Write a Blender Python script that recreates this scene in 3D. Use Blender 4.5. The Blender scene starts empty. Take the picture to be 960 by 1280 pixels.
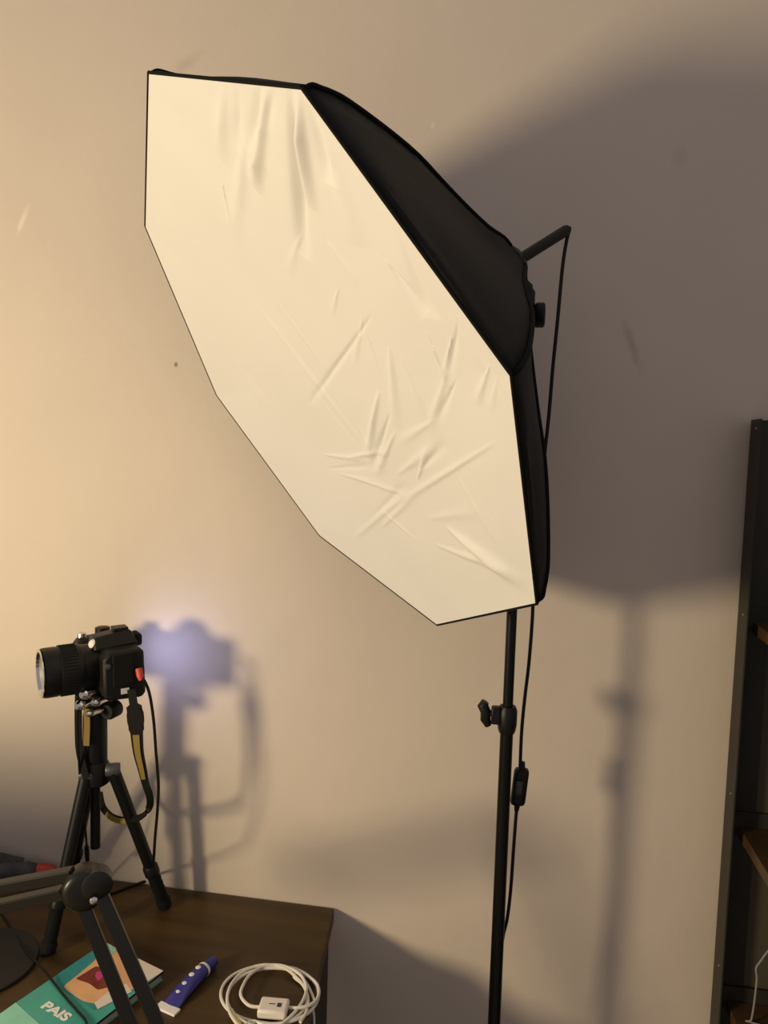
import bpy, bmesh, math, random
from mathutils import Vector, Matrix
random.seed(7)
SC = bpy.context.scene
COL = SC.collection

# ------------------------------------------------------------------ camera, world, light, exposure
F_PX, W_PX, H_PX = 955.0, 960, 1280
CAM = Vector((0.0, -1.12, 1.471))
RM = Matrix(((0.98606577, 0.04224632, -0.16090227),      # image right / image down / forward -> world
             (0.16380232, -0.07774902, 0.98342457),
             (0.02903608, -0.99607748, -0.08358570)))
cd = bpy.data.cameras.new('camera'); cam = bpy.data.objects.new('camera', cd); COL.objects.link(cam)
cd.sensor_fit = 'VERTICAL'; cd.sensor_height = 36.0; cd.lens = F_PX / H_PX * 36.0
cd.clip_start = 0.02
xr, yd, zf = RM.col[0], RM.col[1], RM.col[2]
m = Matrix((xr, -yd, -zf)).transposed().to_4x4(); m.translation = CAM
cam.matrix_world = m
SC.camera = cam

world = bpy.data.worlds.new('world'); SC.world = world; world.use_nodes = True
bg = world.node_tree.nodes['Background']
bg.inputs[0].default_value = (1.0, 0.92, 0.93, 1); bg.inputs[1].default_value = 0.30

def lamp(name, kind, loc, power, color, size):
    l = bpy.data.lights.new(name, kind); l.energy = power; l.color = color
    if kind == 'POINT': l.shadow_soft_size = size
    else: l.shape = 'DISK'; l.size = size
    o = bpy.data.objects.new(name, l); COL.objects.link(o); o.location = loc
    return o
KEY = Vector((-1.43, -1.43, 1.30))
lamp('room_lamp', 'POINT', KEY, 99.0, (1.0, 0.815, 0.51), 0.135)

SC.view_settings.view_transform = 'Standard'; SC.view_settings.look = 'None'
SC.view_settings.gamma = 1.0; SC.view_settings.use_curve_mapping = False
SC.view_settings.exposure = 0.0

# ------------------------------------------------------------------ helpers
def ray(x, y): return RM @ Vector(((x - 480) / F_PX, (y - 640) / F_PX, 1.0))
def at(x, y, Y):                       # world point seen at a pixel, on the plane y = Y
    r = ray(x, y); return CAM + r * ((Y - CAM.y) / r.y)
def atz(x, y, Z):                      # world point seen at a pixel, on the level z = Z
    r = ray(x, y); return CAM + r * ((Z - CAM.z) / r.z)

def mat(name, col, rough=0.6, metal=0.0, noise=0.0, scale=40, bump=0.0, bscale=120, coat=0.0, emit=None, estr=0.0, spec=0.5, sheen=0.0):
    M = bpy.data.materials.new(name); M.use_nodes = True
    nt = M.node_tree; b = nt.nodes['Principled BSDF']
    b.inputs['Base Color'].default_value = (*col, 1); b.inputs['Roughness'].default_value = rough
    b.inputs['Metallic'].default_value = metal; b.inputs['Coat Weight'].default_value = coat
    b.inputs['Specular IOR Level'].default_value = spec
    b.inputs['Sheen Weight'].default_value = sheen
    tc = nt.nodes.new('ShaderNodeTexCoord')
    if noise:
        n = nt.nodes.new('ShaderNodeTexNoise'); n.inputs['Scale'].default_value = scale; n.inputs['Detail'].default_value = 4
        r = nt.nodes.new('ShaderNodeValToRGB')
        r.color_ramp.elements[0].position = 0.3; r.color_ramp.elements[1].position = 0.7
        r.color_ramp.elements[0].color = (*[c * (1 - noise) for c in col], 1)
        r.color_ramp.elements[1].color = (*[min(1, c * (1 + noise)) for c in col], 1)
        nt.links.new(tc.outputs['Object'], n.inputs['Vector']); nt.links.new(n.outputs['Fac'], r.inputs[0])
        nt.links.new(r.outputs[0], b.inputs['Base Color'])
    if bump:
        n = nt.nodes.new('ShaderNodeTexNoise'); n.inputs['Scale'].default_value = bscale; n.inputs['Detail'].default_value = 3
        bp = nt.nodes.new('ShaderNodeBump'); bp.inputs['Strength'].default_value = bump; bp.inputs['Distance'].default_value = 0.002
        nt.links.new(tc.outputs['Object'], n.inputs['Vector']); nt.links.new(n.outputs['Fac'], bp.inputs['Height'])
        nt.links.new(bp.outputs[0], b.inputs['Normal'])
    if emit:
        b.inputs['Emission Color'].default_value = (*emit, 1); b.inputs['Emission Strength'].default_value = estr
    return M

def wall_material():
    M = bpy.data.materials.new('painted_plaster'); M.use_nodes = True
    nt = M.node_tree; b = nt.nodes['Principled BSDF']; N = nt.nodes.new; L = nt.links.new
    b.inputs['Roughness'].default_value = 0.55
    b.inputs['Specular IOR Level'].default_value = 0.25
    tc = N('ShaderNodeTexCoord')
    n1 = N('ShaderNodeTexNoise'); n1.inputs['Scale'].default_value = 2.2; n1.inputs['Detail'].default_value = 5
    L(tc.outputs['Object'], n1.inputs['Vector'])
    r = N('ShaderNodeValToRGB'); L(n1.outputs['Fac'], r.inputs[0])
    r.color_ramp.elements[0].position = 0.3; r.color_ramp.elements[1].position = 0.72
    r.color_ramp.elements[0].color = (0.60, 0.515, 0.435, 1); r.color_ramp.elements[1].color = (0.66, 0.565, 0.475, 1)
    col = r.outputs[0]
    # small scuffs, chips and one painted shadow, each of its own shape: (point, radii, tilt, colour, strength)
    for p, (rx, rz), tilt, c, s in WALL_MARKS:
        mp = N('ShaderNodeMapping'); mp.vector_type = 'TEXTURE'
        mp.inputs['Location'].default_value = p; mp.inputs['Rotation'].default_value = (0, tilt, 0)
        mp.inputs['Scale'].default_value = (rx, 1, rz)
        L(tc.outputs['Object'], mp.inputs['Vector'])
        nz = N('ShaderNodeTexNoise'); nz.inputs['Scale'].default_value = 60; L(tc.outputs['Object'], nz.inputs['Vector'])
        ln = N('ShaderNodeVectorMath'); ln.operation = 'LENGTH'; L(mp.outputs[0], ln.inputs[0])
        ad = N('ShaderNodeMath'); ad.operation = 'ADD'; L(ln.outputs['Value'], ad.inputs[0]); L(nz.outputs['Fac'], ad.inputs[1])
        mr = N('ShaderNodeMapRange'); mr.inputs['From Min'].default_value = 1.5; mr.inputs['From Max'].default_value = 0.7
        mr.inputs['To Min'].default_value = 0; mr.inputs['To Max'].default_value = s; L(ad.outputs[0], mr.inputs['Value'])
        mx = N('ShaderNodeMix'); mx.data_type = 'RGBA'; L(mr.outputs[0], mx.inputs['Factor'])
        L(col, mx.inputs['A']); mx.inputs['B'].default_value = (*c, 1); col = mx.outputs['Result']
    L(col, b.inputs['Base Color'])
    n2 = N('ShaderNodeTexNoise'); n2.inputs['Scale'].default_value = 9; n2.inputs['Detail'].default_value = 6
    n3 = N('ShaderNodeTexNoise'); n3.inputs['Scale'].default_value = 90; n3.inputs['Detail'].default_value = 3
    L(tc.outputs['Object'], n2.inputs['Vector']); L(tc.outputs['Object'], n3.inputs['Vector'])
    mu = N('ShaderNodeMath'); mu.operation = 'MULTIPLY_ADD'; mu.inputs[1].default_value = 0.12
    L(n3.outputs['Fac'], mu.inputs[0]); L(n2.outputs['Fac'], mu.inputs[2])
    bp = N('ShaderNodeBump'); bp.inputs['Strength'].default_value = 0.35; bp.inputs['Distance'].default_value = 0.006
    L(mu.outputs[0], bp.inputs['Height']); L(bp.outputs[0], b.inputs['Normal'])
    return M

def wood_material(name, c0, c1, rough, axis=0, scale=1.0):
    M = bpy.data.materials.new(name); M.use_nodes = True
    nt = M.node_tree; b = nt.nodes['Principled BSDF']; N = nt.nodes.new; L = nt.links.new
    b.inputs['Roughness'].default_value = rough; b.inputs['Specular IOR Level'].default_value = 0.3
    tc = N('ShaderNodeTexCoord'); mp = N('ShaderNodeMapping')
    s = [9.0, 9.0, 9.0]; s[axis] = 0.8
    mp.inputs['Scale'].default_value = [v * scale for v in s]
    L(tc.outputs['Object'], mp.inputs['Vector'])
    n = N('ShaderNodeTexNoise'); n.inputs['Scale'].default_value = 2.0; n.inputs['Detail'].default_value = 7; n.inputs['Distortion'].default_value = 1.2
    L(mp.outputs[0], n.inputs['Vector'])
    r = N('ShaderNodeValToRGB'); L(n.outputs['Fac'], r.inputs[0])
    r.color_ramp.elements[0].position = 0.32; r.color_ramp.elements[1].position = 0.68
    r.color_ramp.elements[0].color = (*c0, 1); r.color_ramp.elements[1].color = (*c1, 1)
    L(r.outputs[0], b.inputs['Base Color'])
    bp = N('ShaderNodeBump'); bp.inputs['Strength'].default_value = 0.15; bp.inputs['Distance'].default_value = 0.001
    L(n.outputs['Fac'], bp.inputs['Height']); L(bp.outputs[0], b.inputs['Normal'])
    return M

def link(name, bm, m, parent=None, smooth=True, bevel=0.0, mats=None):
    bm.normal_update()
    me = bpy.data.meshes.new(name); bm.to_mesh(me); bm.free()
    o = bpy.data.objects.new(name, me); COL.objects.link(o)
    for q in (mats or [m]): me.materials.append(q)
    if parent is not None:
        o.parent = parent
        o.matrix_parent_inverse = parent.matrix_world.inverted()
    if smooth:
        for p in me.polygons: p.use_smooth = True
        sh = [e for e in me.edges]
        me.set_sharp_from_angle(angle=math.radians(38))
    if bevel:
        md = o.modifiers.new('bevel', 'BEVEL'); md.width = bevel; md.segments = 2; md.limit_method = 'ANGLE'; md.angle_limit = math.radians(40)
    return o

def thing(name, label, cat, loc, group=None):
    o = bpy.data.objects.new(name, None); COL.objects.link(o)
    o.empty_display_size = 0.05; o.location = loc
    o['label'] = label; o['category'] = cat
    if group: o['group'] = group
    bpy.context.view_layer.update()
    return o
def tag(o, label, cat, group=None):
    o['label'] = label; o['category'] = cat
    if group: o['group'] = group
    return o
def structure(o): o['kind'] = 'structure'; return o

def box(bm, c, s, M=None):
    c = Vector(c); v = []
    for dx in (-.5, .5):
        for dy in (-.5, .5):
            for dz in (-.5, .5):
                p = c + Vector((dx * s[0], dy * s[1], dz * s[2]))
                v.append(bm.verts.new(M @ p if M else p))
    for f in ((0, 1, 3, 2), (4, 6, 7, 5), (0, 4, 5, 1), (2, 3, 7, 6), (0, 2, 6, 4), (1, 5, 7, 3)):
        bm.faces.new([v[i] for i in f])
    return bm
def quadbox(bm, top, z0):              # slab under a polygon of top points
    n = len(top)
    a = [bm.verts.new(p) for p in top]; b = [bm.verts.new(Vector((p[0], p[1], z0))) for p in top]
    bm.faces.new(a); bm.faces.new(b[::-1])
    for i in range(n):
        j = (i + 1) % n; bm.faces.new((a[j], a[i], b[i], b[j]))
    bmesh.ops.recalc_face_normals(bm, faces=bm.faces[:])
    return bm
def frame(d):
    d = d.normalized(); u = d.orthogonal().normalized(); return u, d.cross(u)
def catmull(pts, n=8):
    P = [Vector(p) for p in pts]; P = [2 * P[0] - P[1]] + P + [2 * P[-1] - P[-2]]; out = []
    for i in range(1, len(P) - 2):
        for k in range(n):
            t = k / n; a, b, c, d = P[i - 1], P[i], P[i + 1], P[i + 2]
            out.append(0.5 * ((2 * b) + (c - a) * t + (2 * a - 5 * b + 4 * c - d) * t * t + (3 * b - a - 3 * c + d) * t ** 3))
    out.append(P[-2]); return out
def tube(bm, pts, r, seg=10, cap=True):
    pts = [Vector(p) for p in pts]; n = len(pts)
    R = r if isinstance(r, (list, tuple)) else [r] * n
    rings = []; u = None
    for i, p in enumerate(pts):
        d = (pts[min(i + 1, n - 1)] - pts[max(i - 1, 0)]).normalized()
        if u is None: u = d.orthogonal().normalized()
        else: u = (u - d * u.dot(d)); u = u.normalized() if u.length > 1e-6 else d.orthogonal().normalized()
        w = d.cross(u)
        rings.append([bm.verts.new(p + (u * math.cos(a) + w * math.sin(a)) * R[i]) for a in [2 * math.pi * k / seg for k in range(seg)]])
    for i in range(n - 1):
        for k in range(seg):
            l = (k + 1) % seg; bm.faces.new((rings[i][k], rings[i][l], rings[i + 1][l], rings[i + 1][k]))
    if cap: bm.faces.new(rings[0][::-1]); bm.faces.new(rings[-1])
    return bm
def rod(bm, a, b, prof, seg=20, cap=True):       # lathe about the line a->b ; prof = [(t along in metres from a, radius)]
    a = Vector(a); d = (Vector(b) - a).normalized(); u, w = frame(d); rings = []
    for t, r in prof:
        rings.append([bm.verts.new(a + d * t + (u * math.cos(q) + w * math.sin(q)) * max(r, 1e-5)) for q in [2 * math.pi * k / seg for k in range(seg)]])
    for i in range(len(rings) - 1):
        for k in range(seg):
            l = (k + 1) % seg; bm.faces.new((rings[i][k], rings[i][l], rings[i + 1][l], rings[i + 1][k]))
    if cap: bm.faces.new(rings[0][::-1]); bm.faces.new(rings[-1])
    else:                              # closed loop profile: an annulus
        for k in range(seg):
            l = (k + 1) % seg; bm.faces.new((rings[-1][k], rings[-1][l], rings[0][l], rings[0][k]))
    return bm
def ribbon(bm, pts, widths, normal_hint, th=0.0015):   # strap: pts, half-widths, direction across the strap
    pts = [Vector(p) for p in pts]; n = len(pts); q = []
    for i, p in enumerate(pts):
        d = (pts[min(i + 1, n - 1)] - pts[max(i - 1, 0)]).normalized()
        h = normal_hint[i] if isinstance(normal_hint, list) else normal_hint
        a = (Vector(h) - d * d.dot(Vector(h))).normalized(); b = d.cross(a) * th; w = a * widths[i]
        q.append([bm.verts.new(p + s * w + t * b) for s, t in ((-1, -1), (1, -1), (1, 1), (-1, 1))])
    for i in range(n - 1):
        for k in range(4):
            l = (k + 1) % 4; bm.faces.new((q[i][k], q[i][l], q[i + 1][l], q[i + 1][k]))
    bm.faces.new(q[0][::-1]); bm.faces.new(q[-1])
    return bm
def B(): return bmesh.new()

# ------------------------------------------------------------------ materials
def wm(x, y): p = at(x, y, 0.0); return (p.x, 0.0, p.z)
WALL_MARKS = [
    (wm(220, 456), (0.004, 0.005), 0.0, (0.10, 0.07, 0.04), 0.8),
    (wm(28, 276), (0.006, 0.030), 0.45, (0.80, 0.72, 0.62), 0.75),
    (wm(541, 157), (0.004, 0.007), 0.3, (0.80, 0.70, 0.58), 0.6),
    (wm(790, 432), (0.008, 0.045), -0.35, (0.36, 0.30, 0.25), 0.45),
    (wm(232, 80), (0.035, 0.012), -0.5, (0.45, 0.37, 0.30), 0.4),  # painted shadow beside the softbox's upper left corner
    (wm(850, 195), (0.012, 0.018), 0.2, (0.46, 0.38, 0.31), 0.3),
]
M_WALL = wall_material()
M_FLOOR = mat('floor_tile', (0.30, 0.24, 0.19), 0.45, noise=0.15, scale=3)
M_WALNUT = wood_material('walnut_laminate', (0.042, 0.023, 0.006), (0.080, 0.045, 0.012), 0.42, 0)
M_BLACK = mat('black_powder_coat', (0.005, 0.005, 0.005), 0.5, spec=0.25, bump=0.1, bscale=400)
M_POLE = mat('black_anodised_tube', (0.004, 0.004, 0.004), 0.34, spec=0.22)
M_PLASTIC = mat('black_plastic', (0.006, 0.006, 0.0055), 0.42, spec=0.28)
M_RUBBER = mat('black_rubber', (0.005, 0.005, 0.005), 0.8, spec=0.25)
M_CABLE = mat('black_cable', (0.005, 0.004, 0.0035), 0.45, spec=0.25)
M_NYLON = mat('black_nylon', (0.0095, 0.0090, 0.0078), 0.62, spec=0.2, noise=0.3, scale=200, bump=0.25, bscale=25)
M_SEAM = mat('black_binding_tape', (0.004, 0.004, 0.004), 0.8, spec=0.15)
M_CHROME = mat('chrome', (0.75, 0.73, 0.70), 0.16, metal=1.0)
M_GREYMETAL = mat('grey_tripod_metal', (0.10, 0.10, 0.105), 0.45, metal=0.5)
M_LENSGLINT = mat('pale_lens_glint', (0.62, 0.58, 0.52), 0.3, metal=0.6)
M_GLASS = mat('lens_glass', (0.012, 0.011, 0.016), 0.10, coat=0.15, spec=0.5)
M_BODY = mat('camera_leatherette', (0.006, 0.006, 0.0055), 0.5, spec=0.28, bump=0.3, bscale=700)
M_YELLOW = mat('strap_yellow', (0.24, 0.165, 0.020), 0.7)
M_STRAP = mat('strap_black', (0.007, 0.0065, 0.006), 0.75, spec=0.2)
M_RED = mat('red_plastic', (0.55, 0.05, 0.03), 0.5)
M_WHITE = mat('white_print', (0.80, 0.78, 0.74), 0.5)
M_SHELF = mat('dark_grey_steel', (0.032, 0.029, 0.021), 0.5, spec=0.25, noise=0.12, scale=25)
M_BOARD = wood_material('brown_shelf_board', (0.06, 0.030, 0.012), (0.10, 0.055, 0.022), 0.4, 0)
M_GREYCABLE = mat('pale_grey_cable', (0.30, 0.27, 0.24), 0.45)
M_PANEL = mat('dark_back_panel', (0.085, 0.072, 0.046), 0.7, spec=0.2, noise=0.1, scale=8)
M_WCABLE = mat('white_cable', (0.70, 0.66, 0.58), 0.45)
M_ADAPT = mat('white_adapter', (0.78, 0.72, 0.66), 0.4)
M_TAPE = mat('yellow_tag', (0.75, 0.62, 0.12), 0.5)
M_BLUE = mat('blue_tube', (0.030, 0.030, 0.22), 0.32)
M_BLUECAP = mat('blue_cap', (0.020, 0.030, 0.20), 0.35)
M_TEAL = mat('teal_cover', (0.055, 0.36, 0.30), 0.28, noise=0.12, scale=14)
M_TEAL2 = mat('deep_teal_print', (0.030, 0.26, 0.27), 0.28, noise=0.2, scale=30)
M_MINT = mat('mint_print', (0.25, 0.62, 0.48), 0.28, noise=0.12, scale=18)
M_SKIN = mat('peach_print', (0.72, 0.40, 0.20), 0.28, noise=0.15, scale=25)
M_HAIR = mat('maroon_print', (0.18, 0.030, 0.020), 0.28, noise=0.3, scale=40)
M_MAG = mat('magenta_print', (0.55, 0.05, 0.20), 0.28)
M_CREAM = mat('pale_print', (0.72, 0.62, 0.54), 0.3)
M_PAGES = mat('page_block', (0.45, 0.40, 0.33), 0.8)
M_MAT = mat('dark_mat', (0.022, 0.020, 0.018), 0.7, spec=0.3)
M_TOOL = mat('charcoal_grip', (0.050, 0.048, 0.050), 0.6, noise=0.4, scale=60)
M_ARM = mat('boom_arm_metal', (0.009, 0.008, 0.006), 0.36, spec=0.4)
M_LCD = mat('lcd_glow', (0.02, 0.02, 0.03), 0.2, emit=(0.50, 0.53, 1.0), estr=10.0)

def diffuser_material():
    M = bpy.data.materials.new('white_diffuser_cloth'); M.use_nodes = True
    nt = M.node_tree; b = nt.nodes['Principled BSDF']; N = nt.nodes.new; L = nt.links.new
    b.inputs['Base Color'].default_value = (0.79, 0.77, 0.735, 1); b.inputs['Roughness'].default_value = 0.6
    b.inputs['Sheen Weight'].default_value = 0.15
    tc = N('ShaderNodeTexCoord')
    n = N('ShaderNodeTexNoise'); n.inputs['Scale'].default_value = 9; n.inputs['Detail'].default_value = 3; n.inputs['Distortion'].default_value = 1.5
    L(tc.outputs['Object'], n.inputs['Vector'])
    bp = N('ShaderNodeBump'); bp.inputs['Strength'].default_value = 0.12; bp.inputs['Distance'].default_value = 0.01
    L(n.outputs['Fac'], bp.inputs['Height']); L(bp.outputs[0], b.inputs['Normal'])
    return M
M_CLOTH = diffuser_material()

# ------------------------------------------------------------------ the setting
TZ = 0.75
structure(link('wall_back', box(B(), (0.2, 0.05, 1.4), (4.6, 0.1, 2.8)), M_WALL, smooth=False))
structure(link('floor', box(B(), (0.2, -1.5, -0.05), (4.6, 3.2, 0.1)), M_FLOOR, smooth=False))

# ------------------------------------------------------------------ table
c_br, c_fr = Vector((-0.2435, -0.004, TZ)), Vector((-0.190, -0.60, TZ))
c_bl, c_fl = Vector((-1.55, -0.004, TZ)), Vector((-1.55, -0.60, TZ))
tab = thing('table', 'dark walnut table with a black end panel standing against the wall', 'table', ((c_br.x + c_bl.x) / 2, -0.3, 0))
link('tabletop', quadbox(B(), [c_bl, c_br, c_fr, c_fl], TZ - 0.022), M_WALNUT, tab, smooth=False, bevel=0.0015)
def edge_x(y): return c_br.x + (c_fr.x - c_br.x) * (y - c_br.y) / (c_fr.y - c_br.y)
for nm, off in (('end_panel', 0.0), ('end_panel', -1.27)):
    bm = B(); y0, y1 = -0.052, -0.56
    quadbox(bm, [(edge_x(y0) - 0.024 + off, y0, TZ - 0.022), (edge_x(y0) - 0.001 + off, y0, TZ - 0.022),
                 (edge_x(y1) - 0.001 + off, y1, TZ - 0.022), (edge_x(y1) - 0.024 + off, y1, TZ - 0.022)], 0.0)
    link(nm, bm, M_BLACK, tab, smooth=False, bevel=0.001)
link('back_rail', box(B(), (-0.9, -0.075, 0.62), (1.23, 0.018, 0.14)), M_BLACK, tab, smooth=False)

# ------------------------------------------------------------------ octagonal softbox
OC = Vector((-0.2066, -0.3328, 1.5316))
OR = Matrix(((-0.40093263, 0.64038038, 0.65510762), (-0.36008278, -0.76770227, 0.53006945), (0.84237368, -0.02337084, 0.53838683)))
def ob(r, deg, s):
    a = math.radians(deg); return OC + OR @ Vector((r * math.cos(a), r * math.sin(a), s))
def ol(x, y, s): return OC + OR @ Vector((x, y, s))
AX = OR.col[2].copy()
PROF = [(0.0, 0.3200), (0.006, 0.3200), (0.014, 0.3150), (0.024, 0.3085), (0.04, 0.296), (0.08, 0.259), (0.12, 0.219), (0.16, 0.173), (0.20, 0.128), (0.24, 0.085), (0.272, 0.055), (0.288, 0.036)]
soft = thing('octagonal_softbox', 'large octagonal softbox with black shell and creased white diffuser', 'softbox', OC)

# shell : eight fabric gores
for k in range(8):
    bm = B(); NU = 10; grid = []
    for s, r in PROF:
        row = []
        for i in range(NU + 1):
            u = i / NU; p = ob(r, 45 * k, s).lerp(ob(r, 45 * (k + 1), s), u)
            mid = (p - (OC + AX * s)); sag = math.sin(math.pi * u) * 0.007 * math.sin(math.pi * min(1, s / 0.29)) 
            wr = 0.0022 * math.sin(17 * s * 9 + 5 * u + k) * math.sin(math.pi * u)
            row.append(bm.verts.new(p - mid.normalized() * (sag + wr)))
        grid.append(row)
    for a in range(len(grid) - 1):
        for i in range(NU): bm.faces.new((grid[a][i], grid[a][i + 1], grid[a + 1][i + 1], grid[a + 1][i]))
    o = link('shell_panel', bm, M_NYLON, soft)
    sd = o.modifiers.new('thick', 'SOLIDIFY'); sd.thickness = 0.0012
for k in range(8):
    link('rib', tube(B(), catmull([ob(r - 0.0012, 45 * k, s + .002) for s, r in PROF], 3), 0.0022, 8), M_SEAM, soft)
# rim binding around the front edge
bm = B()
cor = [ob(0.3204, 45 * k, -0.0008) for k in range(8)]
for k in range(8): tube(bm, [cor[k], cor[(k + 1) % 8]], 0.0016, 8)
link('rim_binding', bm, M_SEAM, soft)
# diffuser: dense octagonal cloth with creases
def cloth_h(x, y):
    h = 0.0
    # gathered folds hanging from the upper edge between corners A and B
    for (px, py, dx, dy, ln, wd, am) in FOLDS:
        ux, uy = x - px, y - py; t = ux * dx + uy * dy; n = -ux * dy + uy * dx
        if -0.03 < t < ln:
            e = math.sin(math.pi * min(1, max(0, (t + 0.03) / (ln + 0.03)))) ** 0.7
            wloc = max(wd * 1.15, 0.0030) * (0.6 + 0.7 * t / ln)
            h += am * (0.85 if wd >= .0055 else 0.50) * e * math.exp(-(n / wloc) ** 2)
    h += 0.0012 * math.sin(26 * x + 9 * y + 2 * math.sin(14 * y)) * math.sin(19 * y - 7 * x)
    return h
def pix2oct(x, y):      # where a pixel's ray meets the diffuser plane, in the softbox's own axes
    r = ray(x, y); t = (OC - CAM).dot(AX) / r.dot(AX); q = OR.transposed() @ (CAM + r * t - OC); return q.x, q.y
FOLDS = []
def fold(x0, y0, x1, y1, wd, am):
    a, b = pix2oct(x0, y0), pix2oct(x1, y1); d = Vector((b[0] - a[0], b[1] - a[1])); l = d.length; d /= l
    FOLDS.append((a[0], a[1], d.x, d.y, l, wd, am))
for q in [(335, 108, 314, 238, 0.0055, 0.0105), (327, 108, 318, 200, 0.007, -0.009), (346, 108, 330, 160, 0.004, -0.006), (365, 108, 371, 325, 0.006, -0.0105), (374, 112, 384, 262, 0.0055, 0.0090),
          (385, 112, 414, 232, 0.0065, -0.0095), (392, 118, 420, 210, 0.004, 0.005), (280, 108, 270, 200, 0.007, 0.004), (300, 108, 294, 190, 0.005, -0.0045), (400, 140, 446, 310, 0.010, 0.004), (300, 200, 285, 300, 0.008, 0.003), (278, 255, 284, 285, 0.003, 0.003),
          (445, 415, 378, 510, 0.0022, -0.0042), (330, 410, 450, 570, 0.0022, 0.0024), (334, 408, 454, 568, 0.0022, -0.0012), (390, 500, 440, 565, 0.002, -0.0016), (345, 395, 400, 470, 0.003, 0.0015),
          (462, 515, 450, 578, 0.004, 0.0060), (474, 540, 456, 592, 0.003, -0.0050), (480, 560, 462, 600, 0.003, 0.004), (440, 575, 480, 570, 0.003, 0.0034), (452, 560, 475, 600, 0.004, 0.0035), (410, 575, 450, 580, 0.003, 0.0028), (415, 590, 460, 588, 0.003, -0.002),
          (600, 565, 490, 635, 0.0026, 0.0032), (490, 632, 440, 675, 0.003, 0.0025), (500, 590, 540, 560, 0.004, 0.0028), (460, 610, 500, 625, 0.003, 0.0025), (470, 640, 500, 610, 0.003, -0.0025), (480, 655, 515, 620, 0.003, 0.0025),
          (530, 580, 552, 556, 0.004, -0.003), (520, 590, 528, 565, 0.003, 0.0035), (506, 480, 526, 530, 0.005, 0.0025), (545, 495, 528, 545, 0.004, 0.003), (555, 500, 540, 530, 0.003, -0.003), (566, 430, 556, 470, 0.003, -0.003),
          (604, 478, 592, 508, 0.003, 0.0035), (588, 435, 606, 465, 0.003, 0.0025), (545, 460, 556, 490, 0.003, 0.0035), (556, 448, 548, 478, 0.0026, 0.0025), (618, 490, 612, 515, 0.0026, 0.0025), (300, 470, 325, 510, 0.003, 0.002), (312, 478, 330, 505, 0.003, -0.0015),
          (505, 360, 530, 395, 0.007, -0.003), (515, 330, 540, 400, 0.008, -0.003), (575, 610, 620, 680, 0.003, 0.0026), (590, 605, 640, 690, 0.003, -0.0016), (580, 680, 660, 735, 0.008, 0.0055), (560, 690, 640, 715, 0.004, 0.0035),
          (430, 600, 470, 610, 0.003, 0.0025), (500, 665, 470, 640, 0.003, 0.002), (620, 470, 640, 520, 0.003, 0.002), (482, 470, 488, 540, 0.006, 0.0028), (455, 440, 465, 470, 0.003, 0.002), (440, 425, 432, 465, 0.003, 0.002), (520, 540, 490, 560, 0.004, 0.0025),
          (420, 330, 440, 360, 0.005, 0.002), (360, 320, 350, 350, 0.005, 0.002), (545, 650, 600, 640, 0.005, 0.002), (410, 380, 404, 400, 0.002, 0.002)]:
    fold(*q)
bm = B(); NR = 150; vs = {}
NS = 24                                   # rings x per-side subdivisions on a fan of eight triangles
def cpt(k, i, j, n):                      # barycentric grid in wedge k
    a0, a1 = math.radians(45 * k), math.radians(45 * (k + 1)); R = 0.3192
    p0 = Vector((R * math.cos(a0), R * math.sin(a0))); p1 = Vector((R * math.cos(a1), R * math.sin(a1)))
    return (p0 * (i / n)).lerp(p1 * (i / n), (j / i) if i else 0)
n = 210
def vert(k, i, j):
    if i == 0: key = ('c',)
    elif j == i: key = ((k + 1) % 8, i, 0)
    else: key = (k, i, j)
    if key not in vs:
        p = cpt(k, i, j, n); e = min(1.0, (1 - i / n) * 9)
        vs[key] = bm.verts.new(ol(p.x, p.y, -0.0016 + 0.012 * (1 - (i / n) ** 2) - cloth_h(p.x, p.y) * e))
    return vs[key]
for k in range(8):
    for i in range(n):
        for j in range(i + 1):
            bm.faces.new((vert(k, i, j), vert(k, i + 1, j), vert(k, i + 1, j + 1)))
            if j < i: bm.faces.new((vert(k, i, j), vert(k, i + 1, j + 1), vert(k, i, j + 1)))
link('diffuser', bm, M_CLOTH, soft)
for f in soft.children[-1].data.polygons: f.use_smooth = True
# pale velcro hem along the front lower edges
bm = B()
for k in (4, 5, 6, 7, 0): 
    a, b = ob(0.3195, 45 * k, -0.0012), ob(0.3195, 45 * (k + 1), -0.0012)
    a2, b2 = ob(0.309, 45 * k, 0.0002), ob(0.309, 45 * (k + 1), 0.0002)
    bm.faces.new([bm.verts.new(p) for p in (a, b, b2, a2)])
# lamp holder behind the shell
link('lamp_collar', rod(B(), ob(0, 0, 0.27), ob(0, 0, 1), [(0, .030), (.004, .036), (.020, .036), (.026, .030), (.036, .022), (.040, .012)]), M_PLASTIC, soft)
bm.free()
link('handle_rod', rod(B(), ob(0, 0, 0.30), ob(0, 0, 1), [(0, .0068), (.100, .0068), (.1035, .0055), (.105, .003)], 16), M_PLASTIC, soft)

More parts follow.
